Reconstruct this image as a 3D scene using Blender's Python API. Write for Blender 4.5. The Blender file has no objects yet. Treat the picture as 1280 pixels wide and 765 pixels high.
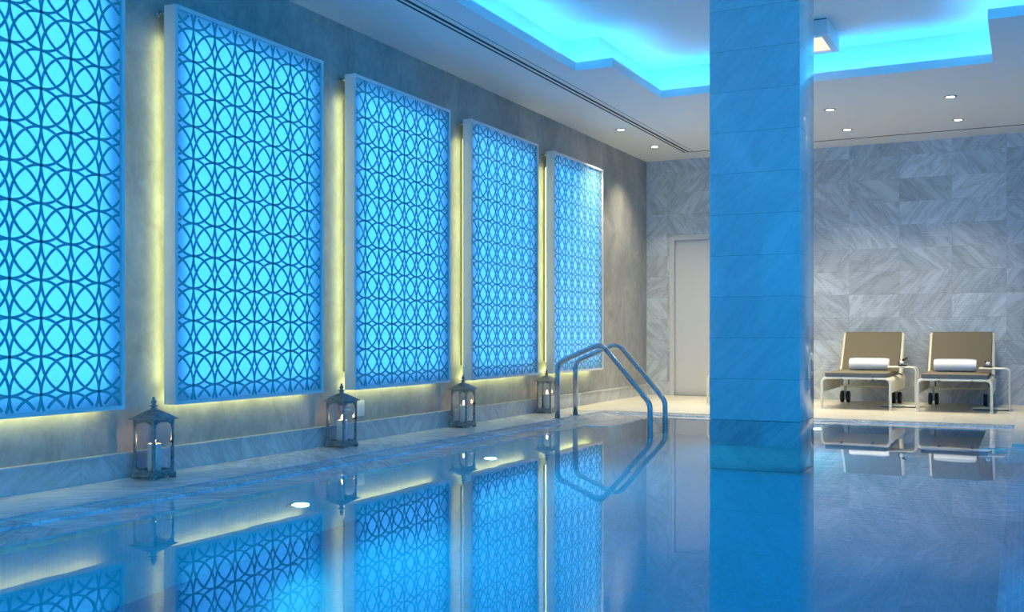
import bpy, bmesh, math, random
from mathutils import Vector, Matrix
random.seed(7)
PI = math.pi
scn = bpy.context.scene
COL = scn.collection

# ------------------------------------------------------------------ node helpers
def new_mat(name):
    m = bpy.data.materials.new(name); m.use_nodes = True
    m.node_tree.nodes.clear()
    out = m.node_tree.nodes.new('ShaderNodeOutputMaterial')
    return m, m.node_tree, out

def N(nt, typ, **kw):
    n = nt.nodes.new(typ)
    for k, v in kw.items():
        if k.startswith('i_'):
            n.inputs[k[2:].replace('_', ' ')].default_value = v
        else:
            setattr(n, k, v)
    return n

def setin(nt, n, key, v):
    if hasattr(v, 'links') or isinstance(v, bpy.types.NodeSocket):
        nt.links.new(v, n.inputs[key])
    else:
        n.inputs[key].default_value = v

def math_(nt, op, a, b=0.0, c=None):
    n = nt.nodes.new('ShaderNodeMath'); n.operation = op
    setin(nt, n, 0, a); setin(nt, n, 1, b)
    if c is not None: setin(nt, n, 2, c)
    return n.outputs[0]

def mixc(nt, f, a, b):
    n = nt.nodes.new('ShaderNodeMix'); n.data_type = 'RGBA'
    setin(nt, n, 0, f); setin(nt, n, 6, a); setin(nt, n, 7, b)
    return n.outputs[2]

def ramp(nt, f, stops):
    n = nt.nodes.new('ShaderNodeValToRGB')
    el = n.color_ramp.elements
    while len(el) > len(stops): el.remove(el[-1])
    while len(el) < len(stops): el.new(1.0)
    for e, (p, c) in zip(el, stops):
        e.position = p; e.color = c if len(c) == 4 else (*c, 1)
    nt.links.new(f, n.inputs[0])
    return n.outputs[0]

def principled(nt, out, color, rough=0.5, metal=0.0, spec=0.5, normal=None, coat=0.0, **kw):
    p = nt.nodes.new('ShaderNodeBsdfPrincipled')
    setin(nt, p, 'Base Color', color if isinstance(color, bpy.types.NodeSocket) else (*color[:3], 1))
    setin(nt, p, 'Roughness', rough); p.inputs['Metallic'].default_value = metal
    p.inputs['Specular IOR Level'].default_value = spec
    p.inputs['Coat Weight'].default_value = coat
    if normal is not None: nt.links.new(normal, p.inputs['Normal'])
    nt.links.new(p.outputs[0], out.inputs[0])
    return p

def bump(nt, h, strength=0.2, dist=0.01):
    b = nt.nodes.new('ShaderNodeBump'); b.inputs['Strength'].default_value = strength
    b.inputs['Distance'].default_value = dist
    nt.links.new(h, b.inputs['Height'])
    return b.outputs[0]

def pos(nt):
    return nt.nodes.new('ShaderNodeTexCoord').outputs['Object']

def noise(nt, vec, scale, detail=4, rough=0.55, dist=0.0):
    n = nt.nodes.new('ShaderNodeTexNoise')
    nt.links.new(vec, n.inputs['Vector'])
    n.inputs['Scale'].default_value = scale; n.inputs['Detail'].default_value = detail
    n.inputs['Roughness'].default_value = rough; n.inputs['Distortion'].default_value = dist
    return n.outputs[0]

def sep(nt, v):
    n = nt.nodes.new('ShaderNodeSeparateXYZ'); nt.links.new(v, n.inputs[0]); return n.outputs
def comb(nt, x, y, z):
    n = nt.nodes.new('ShaderNodeCombineXYZ'); setin(nt, n, 0, x); setin(nt, n, 1, y); setin(nt, n, 2, z); return n.outputs[0]

def plain(name, col, rough=0.5, metal=0.0, spec=0.5, grain=0.0, gscale=60, coat=0.0, bmp=0.0):
    m, nt, out = new_mat(name)
    nz = noise(nt, pos(nt), gscale, 3)
    a = tuple(max(0, c*(1-grain)) for c in col); b = tuple(min(1, c*(1+grain)) for c in col)
    c = ramp(nt, nz, [(0.3, a), (0.7, b)])
    nrm = bump(nt, nz, bmp, 0.002) if bmp else None
    principled(nt, out, c, rough, metal, spec, nrm, coat)
    return m

def marble(name, base, dark, tw, th, plane='XZ', ox=0.0, oz=0.0, rough=0.25, ribs=0.0, joint=0.003,
           jdark=0.6, vein=1.0, mirror=True, stagger=0.0, vscale=1.0, contrast=1.0):
    """veined stone cut into tiles; every tile gets its own cut of the vein field"""
    m, nt, out = new_mat(name)
    p = pos(nt); s = sep(nt, p)
    idx = {'X': 0, 'Y': 1, 'Z': 2}
    a, b = s[idx[plane[0]]], s[idx[plane[1]]]
    cc = s[({0, 1, 2} - {idx[plane[0]], idx[plane[1]]}).pop()]
    v = math_(nt, 'DIVIDE', math_(nt, 'SUBTRACT', b, oz), th)
    row = math_(nt, 'FLOOR', v)
    u = math_(nt, 'DIVIDE', math_(nt, 'SUBTRACT', a, ox), tw)
    if stagger:
        u = math_(nt, 'ADD', u, math_(nt, 'MULTIPLY', math_(nt, 'MODULO', row, 2.0), stagger))
    colm = math_(nt, 'FLOOR', u)
    wn = nt.nodes.new('ShaderNodeTexWhiteNoise'); wn.noise_dimensions = '3D'
    nt.links.new(comb(nt, colm, row, 3.0), wn.inputs['Vector'])
    r = sep(nt, wn.outputs['Color'])
    sgn = math_(nt, 'SUBTRACT', math_(nt, 'MULTIPLY', math_(nt, 'GREATER_THAN', r[0], 0.5 if mirror else -1.0), 2.0), 1.0)
    la = math_(nt, 'MULTIPLY', a, sgn)
    tilt = math_(nt, 'ADD', math_(nt, 'MULTIPLY', r[2], 0.8), 0.65)
    # rotated vein coordinates: along and across
    across = math_(nt, 'SUBTRACT', b, math_(nt, 'MULTIPLY', la, tilt))
    along = math_(nt, 'ADD', math_(nt, 'MULTIPLY', b, tilt), la)
    vec = comb(nt, math_(nt, 'ADD', math_(nt, 'MULTIPLY', across, 3.0*vscale), math_(nt, 'MULTIPLY', r[1], 37.0)),
               math_(nt, 'ADD', math_(nt, 'MULTIPLY', along, 0.55*vscale), math_(nt, 'MULTIPLY', r[0], 19.0)),
               math_(nt, 'ADD', math_(nt, 'MULTIPLY', cc, 2.0), 0.0))
    n1 = noise(nt, vec, 0.9, 6, 0.62, 0.4)
    n2 = noise(nt, vec, 2.3, 7, 0.62, 0.5)
    vn = math_(nt, 'ABSOLUTE', math_(nt, 'SUBTRACT', n2, 0.5))
    thin = ramp(nt, vn, [(0.0, (1, 1, 1)), (0.035, (0.35,)*3), (0.10, (0, 0, 0))])
    cloud = ramp(nt, n1, [(0.38, (0, 0, 0)), (0.62, (1, 1, 1))])
    c1 = mixc(nt, math_(nt, 'MULTIPLY', cloud, 0.55*contrast), (*base, 1), (*[(x+y)/2 for x, y in zip(base, dark)], 1))
    c2 = mixc(nt, math_(nt, 'MULTIPLY', thin, 0.55*vein), c1, (*dark, 1))
    # per tile tone
    tone = math_(nt, 'ADD', math_(nt, 'MULTIPLY', r[1], 0.16*contrast), 1.0-0.10*contrast)
    hsv = nt.nodes.new('ShaderNodeHueSaturation'); nt.links.new(c2, hsv.inputs['Color']); nt.links.new(tone, hsv.inputs['Value'])
    c3 = hsv.outputs[0]
    fu = math_(nt, 'FRACT', u); fv = math_(nt, 'FRACT', v)
    ju = math_(nt, 'LESS_THAN', math_(nt, 'MINIMUM', fu, math_(nt, 'SUBTRACT', 1.0, fu)), joint/tw)
    jv = math_(nt, 'LESS_THAN', math_(nt, 'MINIMUM', fv, math_(nt, 'SUBTRACT', 1.0, fv)), joint/th)
    j = math_(nt, 'MAXIMUM', ju, jv)
    c4 = mixc(nt, math_(nt, 'MULTIPLY', j, jdark), c3, (*[x*0.35 for x in base], 1))
    nrm = None
    if ribs:
        rib = math_(nt, 'SINE', math_(nt, 'ADD', math_(nt, 'MULTIPLY', b, 2*PI/0.02), math_(nt, 'MULTIPLY', n2, 5.0)))
        amt = math_(nt, 'MULTIPLY', rib, math_(nt, 'ADD', math_(nt, 'MULTIPLY', n1, 1.2), 0.1))
        nrm = bump(nt, amt, ribs, 0.003)
    principled(nt, out, c4, rough, normal=nrm)
    return m

def stucco():
    m, nt, out = new_mat('polished_plaster')
    p = pos(nt)
    mp = nt.nodes.new('ShaderNodeMapping'); mp.inputs['Scale'].default_value = (1, 1.0, 0.75)
    nt.links.new(p, mp.inputs[0])
    a = noise(nt, mp.outputs[0], 2.2, 8, 0.65, 0.8)
    b = noise(nt, mp.outputs[0], 9.0, 6, 0.6, 1.5)
    f = math_(nt, 'ADD', math_(nt, 'MULTIPLY', a, 0.65), math_(nt, 'MULTIPLY', b, 0.35))
    c = ramp(nt, f, [(0.36, (0.24, 0.245, 0.24)), (0.50, (0.33, 0.335, 0.325)), (0.64, (0.43, 0.43, 0.415))])
    principled(nt, out, c, math_(nt, 'ADD', math_(nt, 'MULTIPLY', b, 0.3), 0.3), normal=bump(nt, b, 0.12, 0.004))
    return m

def emit(name, col, k):
    m, nt, out = new_mat(name)
    e = N(nt, 'ShaderNodeEmission'); e.inputs[0].default_value = (*col, 1); e.inputs[1].default_value = k
    nt.links.new(e.outputs[0], out.inputs[0])
    return m

def mosaic(name, base, size=0.025):
    m, nt, out = new_mat(name)
    p = pos(nt); s = sep(nt, p)
    cells = [math_(nt, 'FLOOR', math_(nt, 'DIVIDE', s[i], size)) for i in range(3)]
    wn = nt.nodes.new('ShaderNodeTexWhiteNoise'); nt.links.new(comb(nt, *cells), wn.inputs['Vector'])
    fr = [math_(nt, 'FRACT', math_(nt, 'DIVIDE', s[i], size)) for i in range(2)]
    e = [math_(nt, 'LESS_THAN', f, 0.12) for f in fr]
    grout = math_(nt, 'MAXIMUM', e[0], e[1])
    big = noise(nt, p, 0.8, 3)
    c = ramp(nt, wn.outputs['Value'], [(0.0, tuple(x*0.9 for x in base)), (1.0, tuple(min(1, x*1.1) for x in base))])
    c = mixc(nt, math_(nt, 'MULTIPLY', grout, 0.22), c, (0.55, 0.62, 0.65, 1))
    c = mixc(nt, math_(nt, 'MULTIPLY', big, 0.25), c, (*[x*0.6 for x in base], 1))
    principled(nt, out, c, 0.3)
    return m

def glass_thin(name, tint=(0.95, 0.97, 1.0)):
    m, nt, out = new_mat(name)
    t = N(nt, 'ShaderNodeBsdfTransparent'); t.inputs[0].default_value = (*tint, 1)
    g = N(nt, 'ShaderNodeBsdfGlossy'); g.inputs['Roughness'].default_value = 0.03
    lw = N(nt, 'ShaderNodeLayerWeight'); lw.inputs[0].default_value = 0.5
    fac = math_(nt, 'ADD', math_(nt, 'MULTIPLY', math_(nt, 'POWER', lw.outputs['Facing'], 4.0), 0.6), 0.04)
    mx = N(nt, 'ShaderNodeMixShader')
    nt.links.new(fac, mx.inputs[0]); nt.links.new(t.outputs[0], mx.inputs[1]); nt.links.new(g.outputs[0], mx.inputs[2])
    nt.links.new(mx.outputs[0], out.inputs[0])
    return m

def water_mat():
    m, nt, out = new_mat('still_pool_water')
    p = pos(nt)
    mp = nt.nodes.new('ShaderNodeMapping'); mp.inputs['Scale'].default_value = (1.0, 1.0, 1.0)
    nt.links.new(p, mp.inputs[0])
    w = noise(nt, mp.outputs[0], 1.6, 2, 0.5, 0.3)
    bp = nt.nodes.new('ShaderNodeBump'); bp.inputs['Strength'].default_value = 0.04; bp.inputs['Distance'].default_value = 0.02
    nt.links.new(w, bp.inputs['Height'])
    g = N(nt, 'ShaderNodeBsdfGlossy'); g.inputs['Roughness'].default_value = 0.012; g.inputs[0].default_value = (0.97, 0.99, 1, 1)
    r = N(nt, 'ShaderNodeBsdfRefraction'); r.inputs['IOR'].default_value = 1.33; r.inputs['Roughness'].default_value = 0.0
    r.inputs[0].default_value = (0.55, 0.88, 1.0, 1)
    fr = N(nt, 'ShaderNodeFresnel'); fr.inputs[0].default_value = 1.33
    mx = N(nt, 'ShaderNodeMixShader')
    for n in (g, r, fr): nt.links.new(bp.outputs[0], n.inputs['Normal'])
    nt.links.new(fr.outputs[0], mx.inputs[0]); nt.links.new(r.outputs[0], mx.inputs[1]); nt.links.new(g.outputs[0], mx.inputs[2])
    nt.links.new(mx.outputs[0], out.inputs[0])
    return m

def diffuser_mat():
    m, nt, out = new_mat('milky_acrylic')
    t = N(nt, 'ShaderNodeBsdfTranslucent'); t.inputs[0].default_value = (0.9, 0.9, 0.9, 1)
    d = N(nt, 'ShaderNodeBsdfDiffuse'); d.inputs[0].default_value = (0.75, 0.78, 0.8, 1)
    g = N(nt, 'ShaderNodeBsdfGlossy'); g.inputs['Roughness'].default_value = 0.3
    a = N(nt, 'ShaderNodeMixShader'); a.inputs[0].default_value = 0.25
    b = N(nt, 'ShaderNodeMixShader')
    fr = N(nt, 'ShaderNodeFresnel'); fr.inputs[0].default_value = 1.4
    nt.links.new(t.outputs[0], a.inputs[1]); nt.links.new(d.outputs[0], a.inputs[2])
    nt.links.new(fr.outputs[0], b.inputs[0]); nt.links.new(a.outputs[0], b.inputs[1]); nt.links.new(g.outputs[0], b.inputs[2])
    nt.links.new(b.outputs[0], out.inputs[0])
    return m

def grille_mat():
    """satin painted sheet, cut out by laser"""
    m, nt, out = new_mat('satin_grille_paint')
    principled(nt, out, (0.15, 0.41, 0.44), 0.5)
    return m

# ------------------------------------------------------------------ palette
LED_BLUE = (0.05, 0.44, 1.0)
M = {}
M['wall_stone'] = marble('grey_veined_wall_stone', (0.66, 0.72, 0.79), (0.20, 0.25, 0.31), 0.575, 0.275, 'XZ', -0.21, 0.18,
                         rough=0.4, ribs=0.5, joint=0.002, jdark=0.25, vscale=1.0, contrast=1.3, vein=0.8)
M['column_stone'] = marble('polished_column_stone', (0.66, 0.68, 0.70), (0.30, 0.33, 0.36), 30, 0.305, 'XZ', -15.3, 0.165,
                           rough=0.10, joint=0.002, jdark=0.5, vscale=1.1, vein=0.3, contrast=0.5, mirror=False)
M['column_wet'] = marble('darker_wet_column_stone', (0.40, 0.43, 0.46), (0.18, 0.21, 0.25), 30, 0.305, 'XZ', -15.3, 0.165,
                         rough=0.08, joint=0.002, jdark=0.5, vscale=1.1, vein=0.7, contrast=0.7, mirror=False)
M['floor_stone'] = marble('cream_floor_stone', (0.68, 0.65, 0.57), (0.42, 0.41, 0.40), 0.6, 0.6, 'XY', -0.1, 0.0,
                          rough=0.32, joint=0.002, jdark=0.3, vein=0.5, contrast=0.6)
M['deck_stone'] = marble('streaked_deck_stone', (0.82, 0.83, 0.84), (0.27, 0.32, 0.37), 0.45, 0.9, 'XY', -3.98, 0.3,
                         rough=0.2, joint=0.002, jdark=0.3, vein=0.9, contrast=1.2, vscale=1.5)
M['wet_stone'] = marble('wet_rim_stone', (0.80, 0.82, 0.84), (0.24, 0.30, 0.36), 0.45, 0.9, 'XY', -3.98, 0.3,
                         rough=0.045, joint=0.002, jdark=0.3, vein=0.9, contrast=1.2, vscale=1.5)
M['skirting_stone'] = marble('skirting_stone', (0.64, 0.65, 0.65), (0.24, 0.26, 0.28), 0.62, 2.0, 'YZ', 0.13, -1.0,
                             rough=0.3, joint=0.002, jdark=0.5, vein=0.7, vscale=1.6)
M['plaster'] = stucco()
M['ceiling_paint'] = plain('white_ceiling_paint', (0.80, 0.805, 0.81), 0.8, grain=0.01)
M['side_paint'] = plain('pale_wall_paint', (0.55, 0.57, 0.60), 0.7, grain=0.02)
M['door_paint'] = plain('pale_grey_door_paint', (0.60, 0.61, 0.63), 0.45, grain=0.015)
M['pool_tile'] = mosaic('blue_glass_mosaic', (0.05, 0.45, 0.62))
M['pool_tile_deep'] = mosaic('deep_blue_mosaic', (0.02, 0.27, 0.44))
M['water'] = water_mat()
M['grille'] = grille_mat()
M['frame_white'] = plain('white_lightbox_enamel', (0.70, 0.73, 0.76), 0.4, grain=0.01)
M['box_dark'] = plain('olive_grey_backing_board', (0.16, 0.17, 0.13), 0.6, grain=0.05)
M['diffuser'] = diffuser_mat()
M['board_light'] = emit('blue_led_board', (0.04, 0.365, 1.0), 5.4)
M['warm_strip'] = emit('warm_led_strip', (0.92, 0.95, 0.38), 5.2)
M['cove_light'] = emit('blue_cove_led', LED_BLUE, 14.0)
M['downlight_glow'] = emit('downlight_lens', (1.0, 0.95, 0.86), 12.0)
M['square_glow'] = emit('square_lamp_panel', (1.0, 0.84, 0.66), 0.62)
M['pool_light_glow'] = emit('underwater_lens', (0.25, 0.80, 1.0), 22.0)
M['ring'] = plain('brushed_downlight_ring', (0.22, 0.22, 0.22), 0.35, 0.6, grain=0.02)
M['black_slot'] = plain('black_slot_paint', (0.012, 0.012, 0.014), 0.6)
M['steel'] = plain('polished_stainless_steel', (0.42, 0.45, 0.48), 0.16, 1.0, grain=0.02)
M['pewter'] = plain('weathered_pewter', (0.22, 0.245, 0.27), 0.40, 0.40, grain=0.40, gscale=45, bmp=0.2)
M['lantern_glass'] = glass_thin('clear_lantern_glass')
M['wax'] = plain('ivory_wax', (0.78, 0.74, 0.66), 0.5, grain=0.02)
M['wick'] = plain('charred_wick', (0.02, 0.02, 0.02), 0.9)
M['flame'] = emit('candle_flame', (1.0, 0.55, 0.20), 60.0)
M['cream'] = plain('cream_powder_coat', (0.78, 0.74, 0.60), 0.45, grain=0.015)
M['white_tube'] = plain('off_white_tube', (0.80, 0.78, 0.70), 0.4, grain=0.01)
M['cushion'] = plain('taupe_outdoor_fabric', (0.165, 0.142, 0.100), 0.9, grain=0.08, gscale=350, bmp=0.3)
M['cushion_edge'] = plain('grey_cushion_side', (0.13, 0.14, 0.15), 0.9, grain=0.06, gscale=300)
M['rubber'] = plain('black_rubber', (0.02, 0.02, 0.022), 0.6)
M['wheel_hub'] = plain('grey_wheel_hub', (0.50, 0.50, 0.48), 0.5)
M['towel'] = plain('white_terry', (0.86, 0.87, 0.88), 0.95, grain=0.03, gscale=140, bmp=0.9)
M['plastic_white'] = plain('white_switch_plastic', (0.72, 0.72, 0.68), 0.4)
M['dark_orn'] = plain('dark_glazed_ceramic', (0.025, 0.022, 0.02), 0.3)
M['white_orn'] = plain('white_glazed_ceramic', (0.8, 0.8, 0.78), 0.3)

# ------------------------------------------------------------------ geometry helpers
def link(name, bm, mat, parent=None, smooth=False, loc=None, bevel=0.0):
    me = bpy.data.meshes.new(name)
    bmesh.ops.recalc_face_normals(bm, faces=bm.faces)
    bm.to_mesh(me); bm.free()
    for mm in (mat if isinstance(mat, (list, tuple)) else [mat]): me.materials.append(mm)
    if smooth:
        for p in me.polygons: p.use_smooth = True
    o = bpy.data.objects.new(name, me); COL.objects.link(o)
    if parent is not None: o.parent = parent
    if loc is not None: o.location = loc
    if bevel:
        md = o.modifiers.new('soft', 'BEVEL'); md.width = bevel; md.segments = 3; md.limit_method = 'ANGLE'
        md.angle_limit = math.radians(40)
        for p in me.polygons: p.use_smooth = True
        md.harden_normals = False
    return o

def autosmooth(o, ang=35):
    me = o.data
    me.polygons.foreach_set('use_smooth', [True]*len(me.polygons))
    try: me.set_sharp_from_angle(angle=math.radians(ang))
    except Exception: pass

def box(bm, x0, x1, y0, y1, z0, z1, mi=0):
    v = [bm.verts.new((x, y, z)) for z in (z0, z1) for y in (y0, y1) for x in (x0, x1)]
    fs = [(0, 1, 3, 2), (4, 6, 7, 5), (0, 4, 5, 1), (2, 3, 7, 6), (0, 2, 6, 4), (1, 5, 7, 3)]
    for f in fs:
        fc = bm.faces.new([v[i] for i in f]); fc.material_index = mi

def boxm(*a):
    bm = bmesh.new(); box(bm, *a); return bm

def lathe(bm, prof, cx=0, cy=0, n=24, cap=True):
    rings = []
    for r, z in prof:
        rings.append([bm.verts.new((cx+r*math.cos(2*PI*i/n), cy+r*math.sin(2*PI*i/n), z)) for i in range(n)])
    for a, b in zip(rings, rings[1:]):
        for i in range(n):
            bm.faces.new((a[i], a[(i+1) % n], b[(i+1) % n], b[i]))
    if cap:
        bm.faces.new(rings[0][::-1]); bm.faces.new(rings[-1])

def fillet(pts, r, seg=6):
    pts = [Vector(p) for p in pts]
    rs = r if isinstance(r, (list, tuple)) else [r]*len(pts)
    out = [pts[0]]
    for i in range(1, len(pts)-1):
        a, b, c = pts[i-1], pts[i], pts[i+1]
        d1 = (a-b).normalized(); d2 = (c-b).normalized()
        ang = d1.angle(d2)
        t = min(rs[i]/math.tan(ang/2), (a-b).length*0.49, (c-b).length*0.49)
        p1, p2 = b+d1*t, b+d2*t
        for k in range(seg+1):
            s = k/seg
            out.append(p1.lerp(b, s).lerp(b.lerp(p2, s), s))
    out.append(pts[-1])
    return out

def tube(bm, pts, r, n=14, cap=True):
    pts = [Vector(p) for p in pts]
    rings = []; up = None
    for i, p in enumerate(pts):
        if i == 0: t = pts[1]-p
        elif i == len(pts)-1: t = p-pts[-2]
        else: t = (pts[i+1]-p).normalized()+(p-pts[i-1]).normalized()
        t.normalize()
        if up is None:
            up = Vector((0, 1, 0)) if abs(t.y) < 0.9 else Vector((1, 0, 0))
        up = (up-t*up.dot(t)).normalized()
        w = t.cross(up)
        rr = r(i) if callable(r) else r
        rings.append([bm.verts.new(p+(up*math.cos(2*PI*k/n)+w*math.sin(2*PI*k/n))*rr) for k in range(n)])
    for a, b in zip(rings, rings[1:]):
        for i in range(n): bm.faces.new((a[i], a[(i+1) % n], b[(i+1) % n], b[i]))
    if cap:
        bm.faces.new(rings[0][::-1]); bm.faces.new(rings[-1])

def cells(bm, xs, ys, inside, z0, z1):
    """closed solid made of the grid cells for which inside(cx, cy) is true"""
    xs = sorted(set(xs)); ys = sorted(set(ys)); V = {}
    def v(i, j, k):
        if (i, j, k) not in V: V[(i, j, k)] = bm.verts.new((xs[i], ys[j], (z0, z1)[k]))
        return V[(i, j, k)]
    nx, ny = len(xs)-1, len(ys)-1
    I = [[0 <= i < nx and 0 <= j < ny and inside((xs[i]+xs[i+1])/2, (ys[j]+ys[j+1])/2) for j in range(ny)] for i in range(nx)]
    def ins(i, j): return 0 <= i < nx and 0 <= j < ny and I[i][j]
    for i in range(nx):
        for j in range(ny):
            if not I[i][j]: continue
            bm.faces.new((v(i, j, 1), v(i+1, j, 1), v(i+1, j+1, 1), v(i, j+1, 1)))
            bm.faces.new((v(i, j, 0), v(i, j+1, 0), v(i+1, j+1, 0), v(i+1, j, 0)))
            if not ins(i-1, j): bm.faces.new((v(i, j, 0), v(i, j, 1), v(i, j+1, 1), v(i, j+1, 0)))
            if not ins(i+1, j): bm.faces.new((v(i+1, j, 0), v(i+1, j+1, 0), v(i+1, j+1, 1), v(i+1, j, 1)))
            if not ins(i, j-1): bm.faces.new((v(i, j, 0), v(i+1, j, 0), v(i+1, j, 1), v(i, j, 1)))
            if not ins(i, j+1): bm.faces.new((v(i, j+1, 0), v(i, j+1, 1), v(i+1, j+1, 1), v(i+1, j+1, 0)))

def inrects(rects):
    return lambda x, y: any(a < x < b and c < y < d for a, b, c, d in rects)

def tag(o, label=None, cat=None, group=None, kind=None):
    if label: o['label'] = label
    if cat: o['category'] = cat
    if group: o['group'] = group
    if kind: o['kind'] = kind
    return o

def empty(name, loc, rz=0.0):
    o = bpy.data.objects.new(name, None); COL.objects.link(o)
    o.location = loc; o.rotation_euler = (0, 0, rz); o.empty_display_size = 0.1
    return o

def copy_tree(o, parent=None):
    c = o.copy(); COL.objects.link(c)
    c.parent = parent
    for k in ('label', 'group'):
        pass
    for ch in list(o.children): copy_tree(ch, c)
    return c

def struct(name, bm, mat, **kw):
    o = link(name, bm, mat, **kw); o['kind'] = 'structure'; return o

# ------------------------------------------------------------------ dimensions (metres)
XL, XR = -4.52, 3.2           # side walls
YB, YF = 13.0, -4.5           # end walls
ZC, ZU = 3.087, 3.42          # ceiling, raised tray ceiling
WZ = -0.02                    # water level
T = 0.2
# pool outlines
P_OUT = [(-3.98, -0.10, -3.2, 10.08), (-0.2, 1.4, -3.2, 8.34)]
P_IN = [(-3.53, -0.31, -2.8, 8.5), (-3.30, -0.31, 8.0, 9.62), (-0.4, 0.9, -2.8, 8.13)]
pxs = [-3.98, -3.80, -3.53, -3.30, -0.31, -0.10, 0.9, 1.4]
pys = [-3.2, -2.8, 8.13, 8.34, 8.5, 9.62, 9.90, 10.08]
inP, inD = inrects(P_OUT), inrects(P_IN)

# ------------------------------------------------------------------ the room shell
struct('wall_left', boxm(XL-T, XL, YF-T, YB+T, -1.9, ZU+T), M['plaster'])
# wide windows added out of view, behind and right, for blue fill light
W1 = (-4.0, 2.8, 0.15, 2.95)       # x0, x1, z0, z1 in the front wall
W2 = (-3.2, 8.6, 0.15, 2.75)       # y0, y1, z0, z1 in the right wall
bm = bmesh.new()
box(bm, XR, XR+T, YF-T, W2[0], -1.9, ZU+T); box(bm, XR, XR+T, W2[1], YB+T, -1.9, ZU+T)
box(bm, XR, XR+T, W2[0], W2[1], -1.9, W2[2]); box(bm, XR, XR+T, W2[0], W2[1], W2[3], ZU+T)
struct('wall_right', bm, M['side_paint'])
bm = bmesh.new()
box(bm, XL, W1[0], YF-T, YF, -1.9, ZU+T); box(bm, W1[1], XR, YF-T, YF, -1.9, ZU+T)
box(bm, W1[0], W1[1], YF-T, YF, -1.9, W1[2]); box(bm, W1[0], W1[1], YF-T, YF, W1[3], ZU+T)
struct('wall_front', bm, M['side_paint'])
for name, horiz, a0, a1, b0, b1, c in (('fill_window_1', True, *W1, YF-0.1), ('fill_window_2', False, *W2, XR+0.1)):
    we = empty(name, (0, 0, 0)); we['kind'] = 'structure'
    def wb(bm, p0, p1, q0, q1, t):
        if horiz: box(bm, p0, p1, c-t, c+t, q0, q1)
        else: box(bm, c-t, c+t, p0, p1, q0, q1)
    bm = bmesh.new(); n = 4
    wb(bm, a0, a1, b0, b0+0.05, 0.03); wb(bm, a0, a1, b1-0.05, b1, 0.03)
    for k in range(n+1):
        q = a0+0.025+(a1-a0-0.05)*k/n
        wb(bm, q-0.025, q+0.025, b0+0.05, b1-0.05, 0.03)
    link('window_frame', bm, M['frame_white'], we)
    bm = bmesh.new(); wb(bm, a0+0.05, a1-0.05, b0+0.05, b1-0.05, 0.004); link('glass_pane', bm, M['lantern_glass'], we)
    P = bpy.data.lights.new('fill_portal', 'AREA'); P.shape = 'RECTANGLE'; P.size = a1-a0; P.size_y = b1-b0; P.cycles.is_portal = True  # guides the blue fill through the added windows
    po = bpy.data.objects.new('fill_portal', P); COL.objects.link(po)
    po.location = ((a0+a1)/2, YF+0.0, (b0+b1)/2) if horiz else (XR, (a0+a1)/2, (b0+b1)/2)
    po.rotation_euler = (PI/2, 0, 0) if horiz else (PI/2, 0, PI/2)
    if horiz: po.rotation_euler = (PI/2, 0, PI)
DX0, DX1, DZ = -4.137, -3.27, 2.035            # door opening in the back wall
bm = bmesh.new()
box(bm, XL, DX0-0.06, YB, YB+T, -0.1, ZU+T)
box(bm, DX1+0.06, XR, YB, YB+T, -0.1, ZU+T)
box(bm, DX0-0.06, DX1+0.06, YB, YB+T, DZ+0.06, ZU+T)
struct('wall_back', bm, M['wall_stone'])

# floor around the pool
def dry(x, y): return not inP(x, y)
bm = bmesh.new()
cells(bm, [XL, XR]+pxs, [YF, YB+T]+pys, lambda x, y: dry(x, y) and (x > -3.98 or y > 10.08), -0.12, 0.0)
struct('floor', bm, M['floor_stone'])
bm = bmesh.new()
cells(bm, [XL, -3.98], [YF, 10.08], lambda x, y: True, -0.12, 0.0)
o = struct('floor_deck', bm, M['deck_stone'])
# submerged stone ledge round the basin
bm = bmesh.new()
cells(bm, pxs, pys, lambda x, y: inP(x, y) and not inD(x, y), -0.16, -0.016)
struct('floor_ledge', bm, M['wet_stone'])
# basin
bm = bmesh.new()
cells(bm, [XL, XR]+pxs, [YF, YB]+pys, lambda x, y: not inD(x, y), -1.45, -0.16)
struct('wall_basin', bm, M['pool_tile'])
struct('floor_basin', boxm(XL, XR, YF, YB, -1.6, -1.40), M['pool_tile'])
struct('floor_bench', boxm(-0.10, 0.9, -2.8, 8.13, -1.40, -0.75), M['pool_tile_deep'])

# water surface
bm = bmesh.new()
xs = sorted(set(pxs)); ys = sorted(set(pys)); VV = {}
def wv(x, y):
    if (x, y) not in VV: VV[(x, y)] = bm.verts.new((x, y, WZ))
    return VV[(x, y)]
for i in range(len(xs)-1):
    for j in range(len(ys)-1):
        if inP((xs[i]+xs[i+1])/2, (ys[j]+ys[j+1])/2):
            bm.faces.new((wv(xs[i], ys[j]), wv(xs[i+1], ys[j]), wv(xs[i+1], ys[j+1]), wv(xs[i], ys[j+1])))
me = bpy.data.meshes.new('pool_water'); bm.normal_update(); bm.to_mesh(me); bm.free(); me.materials.append(M['water'])
water = bpy.data.objects.new('pool_water', me); COL.objects.link(water)
tag(water, 'still blue swimming pool water mirroring the glowing panels', 'water', kind='stuff')

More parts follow.
